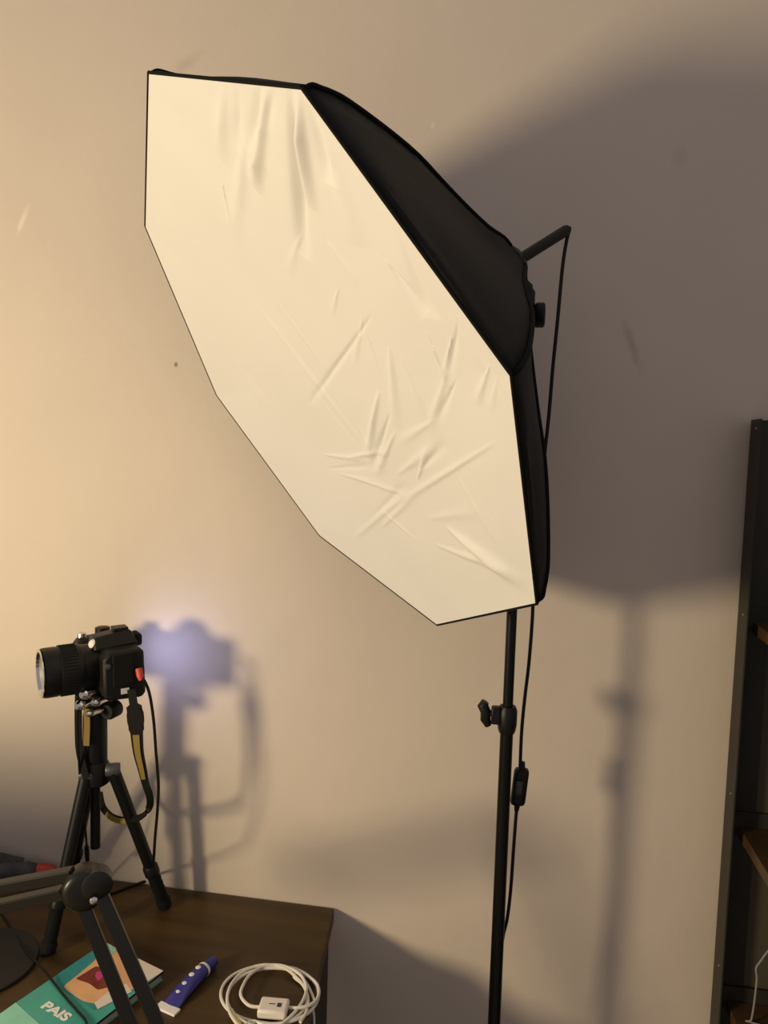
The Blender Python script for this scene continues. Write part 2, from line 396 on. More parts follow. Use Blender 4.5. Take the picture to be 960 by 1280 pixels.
# ------------------------------------------------------------------ light stand
PX, PY = 0.0094, -0.155
stand = thing('light_stand', 'tall black light stand holding up the octagonal softbox', 'stand', (PX, PY, 0))
zc0, zc1 = at(632, 914, PY).z, at(632, 880, PY).z
link('upper_pole', rod(B(), (PX, PY, zc0 - 0.25), (PX, PY, 2), [(0, .0066), (1.655 - zc0 + .25, .0066)]), M_POLE, stand)
link('lower_pole', rod(B(), (PX, PY, 0.12), (PX, PY, 2), [(0, .0083), (zc0 + 0.006 - 0.12, .0083)]), M_POLE, stand)
col = link('clamp_collar', rod(B(), (PX, PY, zc0 - 0.002), (PX, PY, 2), [(0, .0095), (.004, .0112), (.012, .0125), (zc1 - zc0 - .006, .0125), (zc1 - zc0, .0100)]), M_PLASTIC, stand)
lug = B(); zk = at(612, 886, PY).z
box(lug, (PX - 0.0145, PY - 0.004, zk - 0.006), (0.012, 0.013, 0.022)); link('clamp_lug', lug, M_PLASTIC, stand, bevel=0.002)
wing = B()
rod(wing, (PX - 0.018, PY - 0.004, zk - 0.004), (PX - 1, PY - 0.004, zk - 0.004), [(0, .0035), (.006, .0045), (.010, .0040)], 12)
pa = Vector((PX - 0.0275, PY - 0.004, zk - 0.003))
tube(wing, [pa + Vector((0.004, 0, -0.018)), pa + Vector((0.000, 0, -0.010)), pa, pa + Vector((-0.004, 0, 0.008)), pa + Vector((-0.001, 0, 0.0135))], [.0042, .0066, .0068, .0072, .0050], 10)
link('wing_knob', wing, M_PLASTIC, stand)
# tilt bracket joining pole top and lamp holder
br = B()
ptop = Vector((PX, PY, 1.645)); ctr = ob(0, 0, 0.300)
rod(br, (PX, PY, 1.615), (PX, PY, 2), [(0, .0100), (.003, .0115), (.050, .0115), (.054, .0090)])
tube(br, [ptop, Vector((PX - 0.003, PY - 0.004, 1.668)), ctr + Vector((0, 0, -0.012))], [.0100, .0120, .0100], 12)
link('tilt_bracket', br, M_PLASTIC, stand, bevel=0.0)
kb = B(); kp = at(663, 394, PY)
rod(kb, (PX + 0.001, PY, kp.z), (PX + 1, PY, kp.z), [(0, .0035), (.010, .0035), (.0105, .0135), (.013, .0150), (.021, .0150), (.023, .0130)], 12)
link('tilt_knob', kb, M_PLASTIC, stand)
hub = B(); rod(hub, (PX, PY, 0.47), (PX, PY, 1), [(0, .013), (.004, .017), (.04, .017), (.045, .012)]); link('leg_hub', hub, M_PLASTIC, stand)
hub = B(); rod(hub, (PX, PY, 0.15), (PX, PY, 1), [(0, .013), (.004, .016), (.03, .016), (.034, .012)])
link('brace_hub', hub, M_PLASTIC, stand)
for d in (20, 140 - 5, -100):
    a = math.radians(d); r = 0.36 if d < 0 else (0.13 / max(0.25, math.sin(a)) if d > 90 else 0.33)
    r = min(r, 0.25); u = Vector((math.cos(a), math.sin(a), 0)); bs = Vector((PX, PY, 0))
    lg = B(); tube(lg, [bs + u * 0.016 + Vector((0, 0, .49)), bs + u * r + Vector((0, 0, 0.012))], 0.0075, 10)
    leg = link('leg', lg, M_POLE, stand)
    link('rubber_foot', rod(B(), bs + u * (r - .004) + Vector((0, 0, .022)), bs + u * (r + .004) + Vector((0, 0, -.05)), [(0, .009), (.018, .010), (.021, .007)], 12), M_RUBBER, leg)
    br2 = B(); tube(br2, [bs + u * 0.015 + Vector((0, 0, .165)), bs + u * (0.016 + (r - .016) * .5) + Vector((0, 0, .49 - .478 * .5))], 0.004, 8)
    link('brace', br2, M_POLE, stand)

# ------------------------------------------------------------------ power cord with inline switch
cord = thing('power_cord', 'thin black power cord with inline switch hanging beside the light stand', 'cord', ob(0, 0, 0.40))
CY = -0.128
top = [ob(0, 0, 0.398), ob(0, 0, 0.407), at(708, 302, -0.119), at(703, 335, -0.122), at(697, 400, CY), at(691, 460, CY), at(686, 520, CY), at(680, 575, CY), at(672, 660, CY), at(667, 740, CY), at(665, 780, CY),
       at(661, 830, CY), at(656, 872, CY), at(652, 915, CY), at(650, 962, CY)]
bot = [at(647, 1003, CY), at(645, 1020, CY), at(642, 1060, -0.130), at(638.5, 1110, -0.134), at(634, 1148, -0.138), at(628, 1175, -0.141), at(622, 1230, -0.140), at(618, 1300, -0.138)]
b0 = bot[-1]
bot += [b0 + Vector((0, 0, -.2)), b0 + Vector((0.006, 0.01, -.45)), Vector((b0.x + .01, -0.12, 0.06)), Vector((b0.x + .03, -0.10, 0.004)), Vector((0.08, -0.05, 0.004))]
bm = B(); tube(bm, catmull(top, 6), 0.0023, 8); tube(bm, catmull(bot, 6), 0.0023, 8)
link('cable', bm, M_CABLE, cord)
sc, sd_ = at(649.5, 983, CY), (at(653, 960, CY) - at(647, 1006, CY)).normalized()
Msw = Matrix.Translation(sc) @ Matrix(((1, 0, sd_.x), (0, 1, sd_.y), (0, 0, sd_.z))).to_4x4()
sw = link('inline_switch', box(B(), (0, 0, 0), (0.0195, 0.017, 0.050), Msw), M_PLASTIC, cord, bevel=0.005)
link('rocker', box(B(), (-0.001, -0.0095, 0.002), (0.008, 0.004, 0.018), Msw), M_TOOL, sw, bevel=0.001)
link('strain_relief', rod(B(), sc + sd_ * 0.024, sc + sd_, [(0, .0045), (.010, .0030)], 10), M_PLASTIC, sw)
link('strain_relief', rod(B(), sc - sd_ * 0.024, sc - sd_ * 2, [(0, .0045), (.010, .0030)], 10), M_PLASTIC, sw)

# ------------------------------------------------------------------ metal shelf unit on the right
SX, SY = 0.318, -0.012
p_top = at(940, 525, SY); SX = p_top.x; ST = p_top.z
sh = thing('shelf_unit', 'dark grey steel shelf unit with brown boards beside the wall', 'shelf', (SX + 0.40, -0.17, 0))
fy = -0.052
SW, SDp = 0.80, 0.34
def angle_post(x, y, sx, sy, parent):
    bm = B(); L_, th = 0.040, 0.002
    box(bm, (x, y + sy * L_ / 2, ST / 2), (th, L_, ST)); box(bm, (x + sx * L_ / 2, y, ST / 2), (L_, th, ST))
    o = link('post', bm, M_SHELF, parent, smooth=False)
    return o
post = angle_post(SX, SY, 1, -1, sh)
z = ST - 0.012
while z > 0.55:
    link('bolt', rod(B(), (SX - 0.001, SY - 0.026, z), (SX - 1, SY - 0.026, z), [(0, .0016), (.001, .0015), (.0014, .0008)], 8), M_CHROME, post); z -= 0.25
angle_post(SX + SW, SY, -1, -1, sh); angle_post(SX, SY - SDp, 1, 1, sh); angle_post(SX + SW, SY - SDp, -1, 1, sh)
zb = []
for py_ in (1040, 780, 1262):
    zb.append(at(932, py_, SY - 0.02).z)
for zz in zb + [zb[2] - 0.27, 0.12]:
    bd = link('shelf_board', box(B(), (SX + 0.016 + (SW - .02) / 2, SY - SDp / 2, zz - 0.008), (SW - 0.024, SDp - 0.012, 0.016)), M_BOARD, sh, smooth=False, bevel=0.001)
    rl = B(); box(rl, (SX + SW / 2, SY - 0.0035, zz + 0.006), (SW - 0.006, 0.003, 0.030)); link('back_rail', rl, M_SHELF, sh, smooth=False)
link('back_panel', box(B(), (SX + SW / 2, SY + 0.0035, (ST - .03 + .10) / 2), (SW - 0.05, 0.003, ST - .13)), M_PANEL, sh, smooth=False)
link('front_rail', box(B(), (SX + SW / 2, SY - SDp + 0.0035, zb[0] - 0.008), (SW - 0.006, 0.003, 0.030)), M_SHELF, sh, smooth=False)
wc = [at(948, 1205, -0.06), at(946, 1225, -0.06), at(943, 1252, -0.06), at(939, 1275, -0.06)]
wc += [Vector((wc[-1].x - 0.003, -0.058, zb[2] + 0.0018)), Vector((wc[-1].x + 0.05, -0.07, zb[2] + 0.0018)), Vector((wc[-1].x + 0.16, -0.10, zb[2] + 0.0018))]
w0 = [Vector((wc[0].x + 0.10, -0.1, zb[0] - 0.25)), Vector((wc[0].x + 0.03, -0.07, wc[0].z + 0.03))]

# ------------------------------------------------------------------ tripod on the table
tri = thing('tabletop_tripod', 'small black tripod on the table carrying the camera', 'tripod', (-0.595, -0.094, TZ))
YD = -0.112
apex = at(119, 962, YD)
def lerp(a, b, t): return a + (b - a) * t
FEET = [(atz(207, 1134, TZ), at(141, 962, YD - 0.004)), (atz(59, 1192, TZ), at(108, 968, YD - 0.016)), (atz(87, 1104, TZ), at(114, 968, YD + 0.012))]
for f, s in FEET:
    lg = B(); d = (f - s)
    k2 = lerp(s, f, 0.70)
    tube(lg, [s, k2], [0.0095, 0.0088], 10)
    leg = link('leg', lg, M_PLASTIC, tri)
    link('leg_lock', rod(B(), lerp(s, f, 0.68), f, [(0, .0095), (.003, .0115), (.016, .0115), (.019, .0090)], 12), M_PLASTIC, leg)
    l0, l1 = lerp(s, f, .70), lerp(s, f, .95); ll = (l1 - l0).length
    link('lower_leg', rod(B(), l0, l1, [(ll * i / 14, .0100 if i % 2 else .0090) for i in range(15)], 12), M_RUBBER, leg)
    e = lerp(s, f, .93); ft = f + Vector((0, 0, 0.0005))
    link('rubber_foot', rod(B(), e, ft, [(0, .0092), (.004, .0115), ((ft - e).length - .002, .0105), ((ft - e).length, .006)], 12), M_RUBBER, leg)
    jt = B(); rod(jt, s + Vector((-.009, -.004, 0)), s + Vector((.009, .004, 0)), [(0, .0085), (.002, .0098), (.018, .0098), (.020, .0085)], 12)
    link('leg_joint', jt, M_GREYMETAL, leg)
link('hub', rod(B(), apex + Vector((0, 0, -0.022)), apex + Vector((0, 0, 1)), [(0, .016), (.004, .021), (.026, .022), (.034, .018), (.040, .0150)], 20), M_PLASTIC, tri)
cb = at(120, 1061, YD)
link('centre_column', rod(B(), Vector((apex.x, YD, cb.z)), Vector((apex.x, YD, 5)), [(0, .004), (.002, .0072), (.12, .0072), (apex.z - cb.z + .11, .0072)], 14), M_PLASTIC, tri)
nb = at(117, 958, YD).z; nt_ = at(116, 884, YD).z
link('neck', rod(B(), Vector((apex.x + .000, YD, nb)), Vector((apex.x, YD, 5)), [(0, .0160), (.01, .0172), (nt_ - nb - .012, .0172), (nt_ - nb, .0150)], 20), M_PLASTIC, tri)
hz = at(116, 874, YD).z
head = link('ball_head', rod(B(), Vector((apex.x, YD, nt_ - .002)), Vector((apex.x, YD, 5)), [(0, .014), (.004, .0165), (.012, .0175), (.022, .0155), (.028, .010)], 20), M_PLASTIC, tri)
for (x, y, r, dY) in ((112, 866, .0078, -.034), (106, 880, .0075, -.034), (126, 876, .0062, -.030), (118, 890, .0050, -.030)):
    q = at(x, y, YD + dY); kb = B(); rod(kb, q + Vector((.006, .012, 0)), q + Vector((-.006, -.012, 0)), [(0, .004), (.012, r * .8), (.016, r), (.023, r), (.027, r * .6)], 14)
    link('chrome_knob', kb, M_CHROME, head)['label'] = 'chrome knob'
q = at(140, 887, YD - 0.006); kb = B()
rod(kb, q + Vector((.002, .012, 0)), q + Vector((-.002, -.012, 0)), [(0, .010), (.003, .0125), (.020, .0125), (.024, .010)], 16)
tube(kb, [q, at(128, 872, YD)], 0.006, 10)
link('pan_knob', kb, M_PLASTIC, tri)

# ------------------------------------------------------------------ digital camera on the tripod (local: +x lens axis, +y operator's left, +z up)
fwd = Vector((-0.735, -0.678, -0.020)).normalized(); lft = Vector((0.678, -0.735, 0.0)); upv = fwd.cross(lft) * 1.0
if upv.z < 0: upv = -upv
mount = at(120, 832, YD - 0.012)
MC = Matrix.Translation(mount) @ Matrix((fwd, lft, upv)).transposed().to_4x4()
def cl(x, y, z): return MC @ Vector((x, y, z))
dslr = thing('digital_camera', 'black digital camera with zoom lens on the small tripod', 'camera', cl(-0.03, 0, -0.045))
def prism(bm, pts, y0, y1):            # side outline (x,z) extruded across the camera
    a = [bm.verts.new(cl(x, y0, z)) for x, z in pts]; b = [bm.verts.new(cl(x, y1, z)) for x, z in pts]
    bm.faces.new(a); bm.faces.new(b[::-1])
    for i in range(len(pts)):
        j = (i + 1) % len(pts); bm.faces.new((a[j], a[i], b[i], b[j]))
    bmesh.ops.recalc_face_normals(bm, faces=bm.faces[:]); return bm
body = link('body', prism(B(), [(-0.002, -0.038), (0.002, -0.028), (0.002, 0.020), (-0.006, 0.030), (-0.050, 0.031), (-0.054, 0.026), (-0.056, -0.034), (-0.050, -0.040)], -0.072, 0.054), M_BODY, dslr, bevel=0.004)
link('grip', prism(B(), [(0.0, -0.038), (0.020, -0.034), (0.024, 0.010), (0.012, 0.028), (-0.01, 0.030), (-0.01, -0.038)], -0.074, -0.044), M_BODY, dslr, bevel=0.005)
# viewfinder hump with flash
bm = B()
lo = [(0.008, -0.024, .026), (0.008, 0.024, .026), (-0.056, 0.024, .030), (-0.056, -0.024, .030)]
up = [(0.004, -0.014, .044), (0.004, 0.014, .044), (-0.046, 0.015, .051), (-0.046, -0.015, .051)]
a = [bm.verts.new(cl(*p)) for p in lo]; b = [bm.verts.new(cl(*p)) for p in up]
bm.faces.new(a[::-1]); bm.faces.new(b)
for i in range(4):
    j = (i + 1) % 4; bm.faces.new((a[i], a[j], b[j], b[i]))
bmesh.ops.recalc_face_normals(bm, faces=bm.faces[:])
hump = link('viewfinder_hump', bm, M_PLASTIC, dslr, bevel=0.004)
link('hot_shoe', box(B(), (-0.034, 0, 0.0512), (0.020, 0.020, 0.004), MC), M_PLASTIC, hump)
link('eyepiece', box(B(), (-0.058, 0, 0.033), (0.010, 0.030, 0.018), MC), M_RUBBER, dslr, bevel=0.004)
link('mode_dial', rod(B(), cl(-0.022, -0.052, 0.033), cl(-0.022, -0.052, 1), [(0, .011), (.009, .011), (.010, .009)], 16), M_PLASTIC, dslr)
link('shutter_button', rod(B(), cl(0.006, -0.060, 0.030), cl(0.006, -0.060, 1), [(0, .007), (.005, .006), (.006, .004)], 12), M_CHROME, dslr)
bt = B(); rod(bt, cl(0.004, 0.010, 0.034), cl(0.03, 0.018, 0.048), [(0, .006), (.004, .0066), (.006, .005), (.007, .002)], 16)
link('badge', bt, M_WHITE, hump)['label'] = 'bright oval badge'
lens = link('lens', rod(B(), cl(-0.002, 0, 0), cl(1, 0, 0), [(0, .031), (.004, .033), (.022, .033), (.023, .0335), (.026, .0350), (.052, .0350), (.054, .0340), (.056, .0348), (.070, .0348), (.074, .0342), (.074, .0300), (.061, .0232)], 40), M_PLASTIC, dslr)
zr = B()
for i in range(48):
    a = 2 * math.pi * i / 48; tube(zr, [cl(.028, .0350 * math.cos(a), .0350 * math.sin(a)), cl(.050, .0350 * math.cos(a), .0350 * math.sin(a))], 0.0010, 5)
link('zoom_ring', zr, M_RUBBER, lens)
bm = B(); prof = [(0.0600, .0236), (0.0640, .018), (0.0660, .010), (0.0668, 0.0)]
rod(bm, cl(0, 0, 0), cl(1, 0, 0), prof, 32); link('front_glass', bm, M_GLASS, lens)
link('glint_ring', rod(B(), cl(0, 0, 0), cl(1, 0, 0), [(.0725, .0299), (.0727, .0296), (.0660, .0262), (.0656, .0265)], 40, False), M_LENSGLINT, lens)  # pale ring added in place of the bright reflection on the front glass
bm = B(); rod(bm, cl(0, 0, 0), cl(1, 0, 0), [(.0705, .0306), (.0740, .0338), (.0750, .0338), (.0750, .0298), (.0700, .0284)], 40, False); link('front_ring', bm, M_CHROME, lens)['label'] = 'bright front ring'
link('port_cover', box(B(), (-0.024, 0.0545, 0.004), (0.028, 0.003, 0.046), MC), M_RUBBER, dslr, bevel=0.002)
link('side_label', box(B(), (-0.026, 0.0556, -0.026), (0.011, 0.001, 0.008), MC), M_WHITE, dslr)['label'] = 'small white sticker'
link('side_button', rod(B(), cl(-0.004, 0.053, 0.012), cl(-0.004, 1, 0.012), [(0, .004), (.003, .0038), (.0035, .002)], 10), M_GREYMETAL, dslr)
link('screen', box(B(), (-0.0575, -0.004, -0.008), (0.003, 0.064, 0.046), MC), M_LCD, dslr)['label'] = 'glowing blue-white screen'
link('base_plate', box(B(), (-0.026, -0.004, -0.0425), (0.040, 0.040, 0.007), MC), M_PLASTIC, dslr, bevel=0.002)

# ------------------------------------------------------------------ neck strap, cables
strap = thing('camera_strap', 'black and yellow neck strap looping down below the camera', 'strap', cl(-0.03, 0.054, -0.02))
Y0 = YD - 0.03
acr = RM.col[0].copy()
def sp(l): return [at(x, y, Y) for x, y, Y in l]
r1 = catmull(sp([(164, 862, Y0 - .012), (167, 880, Y0 - .012), (169, 893, Y0 - .012), (170, 905, Y0 - .012), (171, 918, Y0 - .012), (173, 940, Y0 - .010), (178, 962, Y0 - .006), (182, 980, Y0), (187, 995, Y0 + .006),
                 (187, 1008, Y0 + .01), (178, 1020, Y0 + .012), (162, 1025, Y0 + .045), (150, 1025, Y0 + .052), (138, 1020, Y0 + .056), (128, 1008, Y0 + .058), (124, 990, Y0 + .06)]), 5)
nw = len(r1); wid = []
for i in range(nw):
    t = i / (nw - 1) * 15
    w = (.0055 if t < 1.2 else .0105 if t < 3.6 else .0085 - (t - 4) * .0012 if t < 7 else .0050)
    wid.append(max(.0038, w))
hint = [acr if i / (nw - 1) * 15 < 7.5 else (acr * .55 + Vector((0, 0, .8))) for i in range(nw)]
link('webbing', ribbon(B(), r1, wid, hint, 0.0012), M_STRAP, strap)
def sub(i0, i1, f, dy):                 # printed yellow stripe lying on the strap
    q = [p + Vector((0, dy, 0)) for p in r1[i0:i1]]; return ribbon(B(), q, [w * f for w in wid[i0:i1]], hint[i0:i1], 0.0006)
link('yellow_stripe', sub(20, 34, .55, -.0022), M_YELLOW, strap)['label'] = 'yellow printed stripe'
link('yellow_stripe', sub(55, 68, .75, -.0022), M_YELLOW, strap)['label'] = 'yellow printed stripe'
link('strap_pad', ribbon(B(), r1[7:18], [.007, .0095, .0108, .0112, .0112, .0112, .0112, .0110, .0105, .0095, .008], acr, 0.0026), M_RUBBER, strap)
r2 = catmull(sp([(100, 845, YD - .020), (98, 880, YD - .022), (98, 910, YD - .022), (99, 935, YD - .022), (103, 955, YD - .024), (108, 972, YD - .026)]), 5)
link('webbing', ribbon(B(), r2, [.0050] * len(r2), acr, 0.0012), M_STRAP, strap)
r3 = catmull(sp([(108, 886, YD - .026), (109, 905, YD - .024), (108, 932, YD - .024)]), 5)
link('yellow_stripe', ribbon(B(), r3, [.0042] * len(r3), acr, 0.0010), M_YELLOW, strap)['label'] = 'yellow printed stripe'

uc = thing('camera_cable', 'thin black cable with a red plug running from the camera to the table', 'cable', cl(-0.03, 0.056, 0))
plug = at(175, 846, YD - .035)
u = [plug, at(181, 852, YD - .035), at(187, 868, YD - .03), at(192, 900, YD - .03), at(195, 940, YD - .03), at(198, 980, YD - .03), at(197, 1010, YD - .03), at(194, 1045, YD - .025), at(192, 1075, YD - .005)]
u += [atz(190, 1097, TZ + .0025), atz(180, 1102, TZ + .0025), atz(160, 1109, TZ + .0025), atz(135, 1118, TZ + .0025), atz(100, 1122, TZ + .0025)]
link('cable', tube(B(), catmull(u, 7), .0022, 8), M_CABLE, uc)
link('plug', rod(B(), plug + Vector((-.004, .004, .010)), plug + Vector((.003, -.002, -.006)), [(0, .0048), (.010, .0052), (.017, .0030)], 10), M_RED, uc)['label'] = 'red plug'
lc = thing('trigger_cable', 'thin black cable hanging down behind the left tripod leg', 'cable', at(98, 880, YD - .02))
u = [at(97, 868, YD - .03), at(97, 900, YD - .03), at(98, 940, YD - .03), at(101, 985, YD - .02), at(106, 1030, YD + .01), at(108, 1052, YD + .02), at(109, 1068, YD + .03), atz(110, 1106, TZ + .003), atz(104, 1116, TZ + .003)]
link('cable', tube(B(), catmull(u, 7), .0016, 8), M_CABLE, lc)
a_, b_ = at(108, 1056, YD + .022), at(109.5, 1078, YD + .036)
link('inline_plug', rod(B(), a_, b_, [(0, .0018), (.006, .0036), (.020, .0038), ((b_ - a_).length, .0030)], 10), M_PLASTIC, lc)

# ------------------------------------------------------------------ book on the table
BZ = TZ + 0.013
cR, cT = atz(204, 1214, BZ), atz(131, 1178, BZ)
e_s = (cR - cT); wdt = e_s.length
dl = (atz(122, 1260, BZ) - atz(203, 1217, BZ)); dl = (dl - e_s.normalized() * dl.dot(e_s.normalized())).normalized()   # long axis, square to the short edge
BL = 0.235
es = e_s.normalized()
def bk(u, v, z=BZ): p = cT + es * (u * wdt) + dl * (v * BL); return Vector((p.x, p.y, z))   # u across, v along
book = thing('book', 'teal covered book with a portrait print lying on the table', 'book', (bk(.5, .5).x, bk(.5, .5).y, TZ))
link('page_block', quadbox(B(), [bk(.015, .01, BZ - .0014), bk(.985, .01, BZ - .0014), bk(.985, .99, BZ - .0014), bk(.015, .99, BZ - .0014)], TZ + .0014), M_PAGES, book, smooth=False)
link('cover', quadbox(B(), [bk(0, 0), bk(1, 0), bk(1, 1), bk(0, 1)], BZ - .0014), M_TEAL, book, smooth=False)
link('cover', quadbox(B(), [bk(0, 0, TZ + .0014), bk(1, 0, TZ + .0014), bk(1, 1, TZ + .0014), bk(0, 1, TZ + .0014)], TZ + .0001), M_TEAL, book, smooth=False)
sp_ = B(); quadbox(sp_, [bk(1, 0, BZ - .0003), bk(1.008, 0, BZ - .0003), bk(1.008, 1, BZ - .0003), bk(1, 1, BZ - .0003)], BZ - .0022); link('cover_edge', sp_, M_SEAM, book, smooth=False)
def uvpix(x, y):                       # pixel -> book cover coordinates
    p = atz(x, y, BZ) - cT; return p.dot(es) / wdt, p.dot(dl) / BL
def print_patch(name, pts, m, lift):
    q = []
    for x, y in pts:
        u, v = uvpix(x, y); q.append(bk(min(1, max(0, u)), min(1, max(0, v)), BZ + lift))
    bm = B(); f = quadbox(bm, q, BZ + lift - .0002); return link(name, bm, m, book, smooth=False)
def smooth_patch(name, pts, m, lift):  # rounded outline through the points
    n_ = len(pts); q = []
    for i in range(n_):
        a, b, c = Vector(pts[i - 1]), Vector(pts[i]), Vector(pts[(i + 1) % n_])
        q += [tuple(b.lerp(a, .25)), tuple(b.lerp(a, .08).lerp(b.lerp(c, .08), .5)), tuple(b.lerp(c, .25))]
    return print_patch(name, q, m, lift)
print_patch('cover_print', [(131, 1176), (210, 1214), (118, 1263), (70, 1232), (60, 1212)], M_TEAL2, .0003)
smooth_patch('cover_print', [(131, 1176), (176, 1194), (200, 1216), (180, 1230), (128, 1256), (104, 1252), (78, 1234), (96, 1220), (120, 1200)], M_SKIN, .0005)
print_patch('cover_print', [(160, 1186), (178, 1198), (210, 1214), (206, 1222), (180, 1230), (172, 1214)], M_CREAM, .0007)
print_patch('cover_print', [(136, 1240), (158, 1230), (165, 1240), (122, 1262), (118, 1254)], M_CREAM, .0007)
smooth_patch('cover_print', [(94, 1224), (106, 1217), (120, 1208), (135, 1214), (144, 1226), (138, 1234), (122, 1238), (112, 1230)], M_HAIR, .0008)
smooth_patch('cover_print', [(120, 1216), (127, 1215), (129, 1222), (123, 1227), (119, 1222)], M_MAG, .0010)
print_patch('cover_print', [(131, 1176), (140, 1182), (146, 1190), (138, 1194), (128, 1188)], M_MINT, .0009)
print_patch('cover_print', [(0, 1246), (14, 1250), (40, 1272), (60, 1290), (20, 1310), (-30, 1290)], M_MINT, .0003)
# title lettering, read from the back edge to the front edge
fc = bpy.data.curves.new('title', 'FONT'); fc.body = 'PAIS'; fc.size = 1.0; fc.extrude = 0.004; fc.offset = 0.04
fo = bpy.data.objects.new('title_tmp', fc); COL.objects.link(fo); bpy.context.view_layer.update()
tm = bpy.data.meshes.new_from_object(fo.evaluated_get(bpy.context.evaluated_depsgraph_get())); bpy.data.objects.remove(fo)
xs = [v.co.x for v in tm.vertices]; x0, x1 = min(xs), max(xs)
u0, v0 = uvpix(50, 1262); u1, v1 = uvpix(84, 1281)
o_ = bk(0.34, 0, BZ); st = atz(51, 1259, BZ)
tl = (atz(80, 1278, BZ) - atz(51, 1259, BZ)).dot(es)
for v in tm.vertices:
    p = Vector((st.x, st.y, BZ + .0004)) + es * ((v.co.x - x0) / (x1 - x0) * tl) - dl * (v.co.y * tl * 0.36)
    v.co = Vector((p.x, p.y, BZ + .0004 + v.co.z * .05))
to = bpy.data.objects.new('cover_title', tm); COL.objects.link(to); tm.materials.clear(); tm.materials.append(M_WHITE)
to.parent = book; to.matrix_parent_inverse = book.matrix_world.inverted(); to['label'] = 'white cover lettering'

# ------------------------------------------------------------------ ointment tube
ta, tb_ = atz(211, 1252, TZ + .010), atz(266, 1201, TZ + .010)
td = (tb_ - ta).normalized(); tn = Vector((-td.y, td.x, 0)); tL = (tb_ - ta).length
tube_t = thing('squeeze_tube', 'dark blue squeeze tube with white dots lying beside the book', 'tube', (ta.x, ta.y, TZ))
bm = B(); rings = []
for t, w, h in ((0.02, .0128, .0012), (.10, .0126, .0030), (.25, .0120, .0058), (.45, .0112, .0080), (.65, .0100, .0092), (.80, .0093, .0093), (.83, .0080, .0080)):
    c = ta + td * (t * tL); c.z = TZ + max(h, .0012) + .0002
    rings.append([bm.verts.new(c + tn * (w * math.cos(a)) + Vector((0, 0, h * math.sin(a)))) for a in [2 * math.pi * k / 20 for k in range(20)]])
for i in range(len(rings) - 1):
    for k in range(20):
        l = (k + 1) % 20; bm.faces.new((rings[i][k], rings[i][l], rings[i + 1][l], rings[i + 1][k]))
bm.faces.new(rings[0][::-1]); bm.faces.new(rings[-1]); bmesh.ops.recalc_face_normals(bm, faces=bm.faces[:])
link('tube_body', bm, M_BLUE, tube_t)
cs = ta + td * (0.82 * tL); cs.z = TZ + .0085
link('cap', rod(B(), cs, cs + td, [(0, .0074), (.002, .0080), (.018, .0072), (.020, .0060)], 20), M_BLUECAP, tube_t)
sm = B(); c = ta - td * .002; c.z = TZ + .0016
ang = math.atan2(td.y, td.x); Mt = Matrix.Translation(c) @ Matrix.Rotation(ang, 4, 'Z')
link('crimped_end', box(B(), (0, 0, 0), (0.0125, .032, .0032), Mt), M_WHITE, tube_t, bevel=.0008)['label'] = 'white crimped end'
bd = B(); cs2 = ta + td * (0.765 * tL); cs2.z = TZ + .0093
rod(bd, cs2, cs2 + td, [(0, .0097), (.0022, .0096), (.004, .0093)], 20); link('white_band', bd, M_WHITE, tube_t)
for t, rr in ((.22, .0030), (.36, .0032), (.52, .0037), (.67, .0036)):
    p = ta + td * (t * tL); hh = [(.02, .0012), (.10, .0030), (.25, .0058), (.45, .0080), (.65, .0092), (.80, .0093)]
    for (t0, h0), (t1, h1) in zip(hh, hh[1:]):
        if t0 <= t <= t1: h = h0 + (h1 - h0) * (t - t0) / (t1 - t0)
    p.z = TZ + 2 * h - .0002
    p += tn * .0015
    link('white_dot', rod(B(), p, p + Vector((0, 0, 1)), [(0, rr), (.0006, rr), (.0009, rr * .8)], 14), M_WHITE, tube_t)

# ------------------------------------------------------------------ coiled white charger cable
cc = thing('charging_cable', 'coiled white cable with a white inline adapter on the table corner', 'cable', (atz(338, 1240, TZ).x, atz(338, 1240, TZ).y, TZ))
cen = atz(340, 1244, TZ)
def el(cx, cy, rx, ry, a0, a1, z, n):
    return [atz(cx + rx * math.cos(math.radians(a0 + (a1 - a0) * i / n)), cy + ry * math.sin(math.radians(a0 + (a1 - a0) * i / n)), TZ + z) for i in range(n + 1)]
loops = el(336, 1243, 60, 36, 110, 290, .0022, 10) + el(340, 1243, 58, 37, 300, 470, .0040, 9) + el(342, 1248, 58, 38, 120, 300, .0060, 10) + el(338, 1247, 46, 34, 310, 480, .0048, 9) \
    + el(334, 1250, 50, 44, 130, 300, .0078, 9) + el(343, 1252, 42, 40, 310, 400, .0062, 5)
link('cable', tube(B(), catmull(loops, 4), .0021, 8), M_WCABLE, cc)
inner = el(345, 1244, 46, 32, 150, 20, .0090, 3)
inner = [atz(326, 1259, TZ + .006), atz(312, 1257, TZ + .006), atz(302, 1247, TZ + .008), atz(302, 1236, TZ + .010), atz(312, 1219, TZ + .0105), atz(330, 1208, TZ + .0085), atz(352, 1207, TZ + .0085), atz(374, 1217, TZ + .009), atz(383, 1234, TZ + .009), atz(378, 1252, TZ + .009), atz(366, 1268, TZ + .008), atz(350, 1282, TZ + .006)]
link('cable', tube(B(), catmull(inner, 6), .0021, 8), M_WCABLE, cc)
out = [atz(358, 1259, TZ + .006), atz(370, 1260, TZ + .0095), atz(388, 1256, TZ + .0095), atz(398, 1245, TZ + .0085), atz(396, 1230, TZ + .0075), atz(380, 1217, TZ + .0075), atz(364, 1211, TZ + .0085)]
link('cable', tube(B(), catmull(out, 6), .0021, 8), M_WCABLE, cc)
hangp = [atz(366, 1211, TZ + .006), atz(378, 1222, TZ + .006), atz(387, 1236, TZ + .0055)]
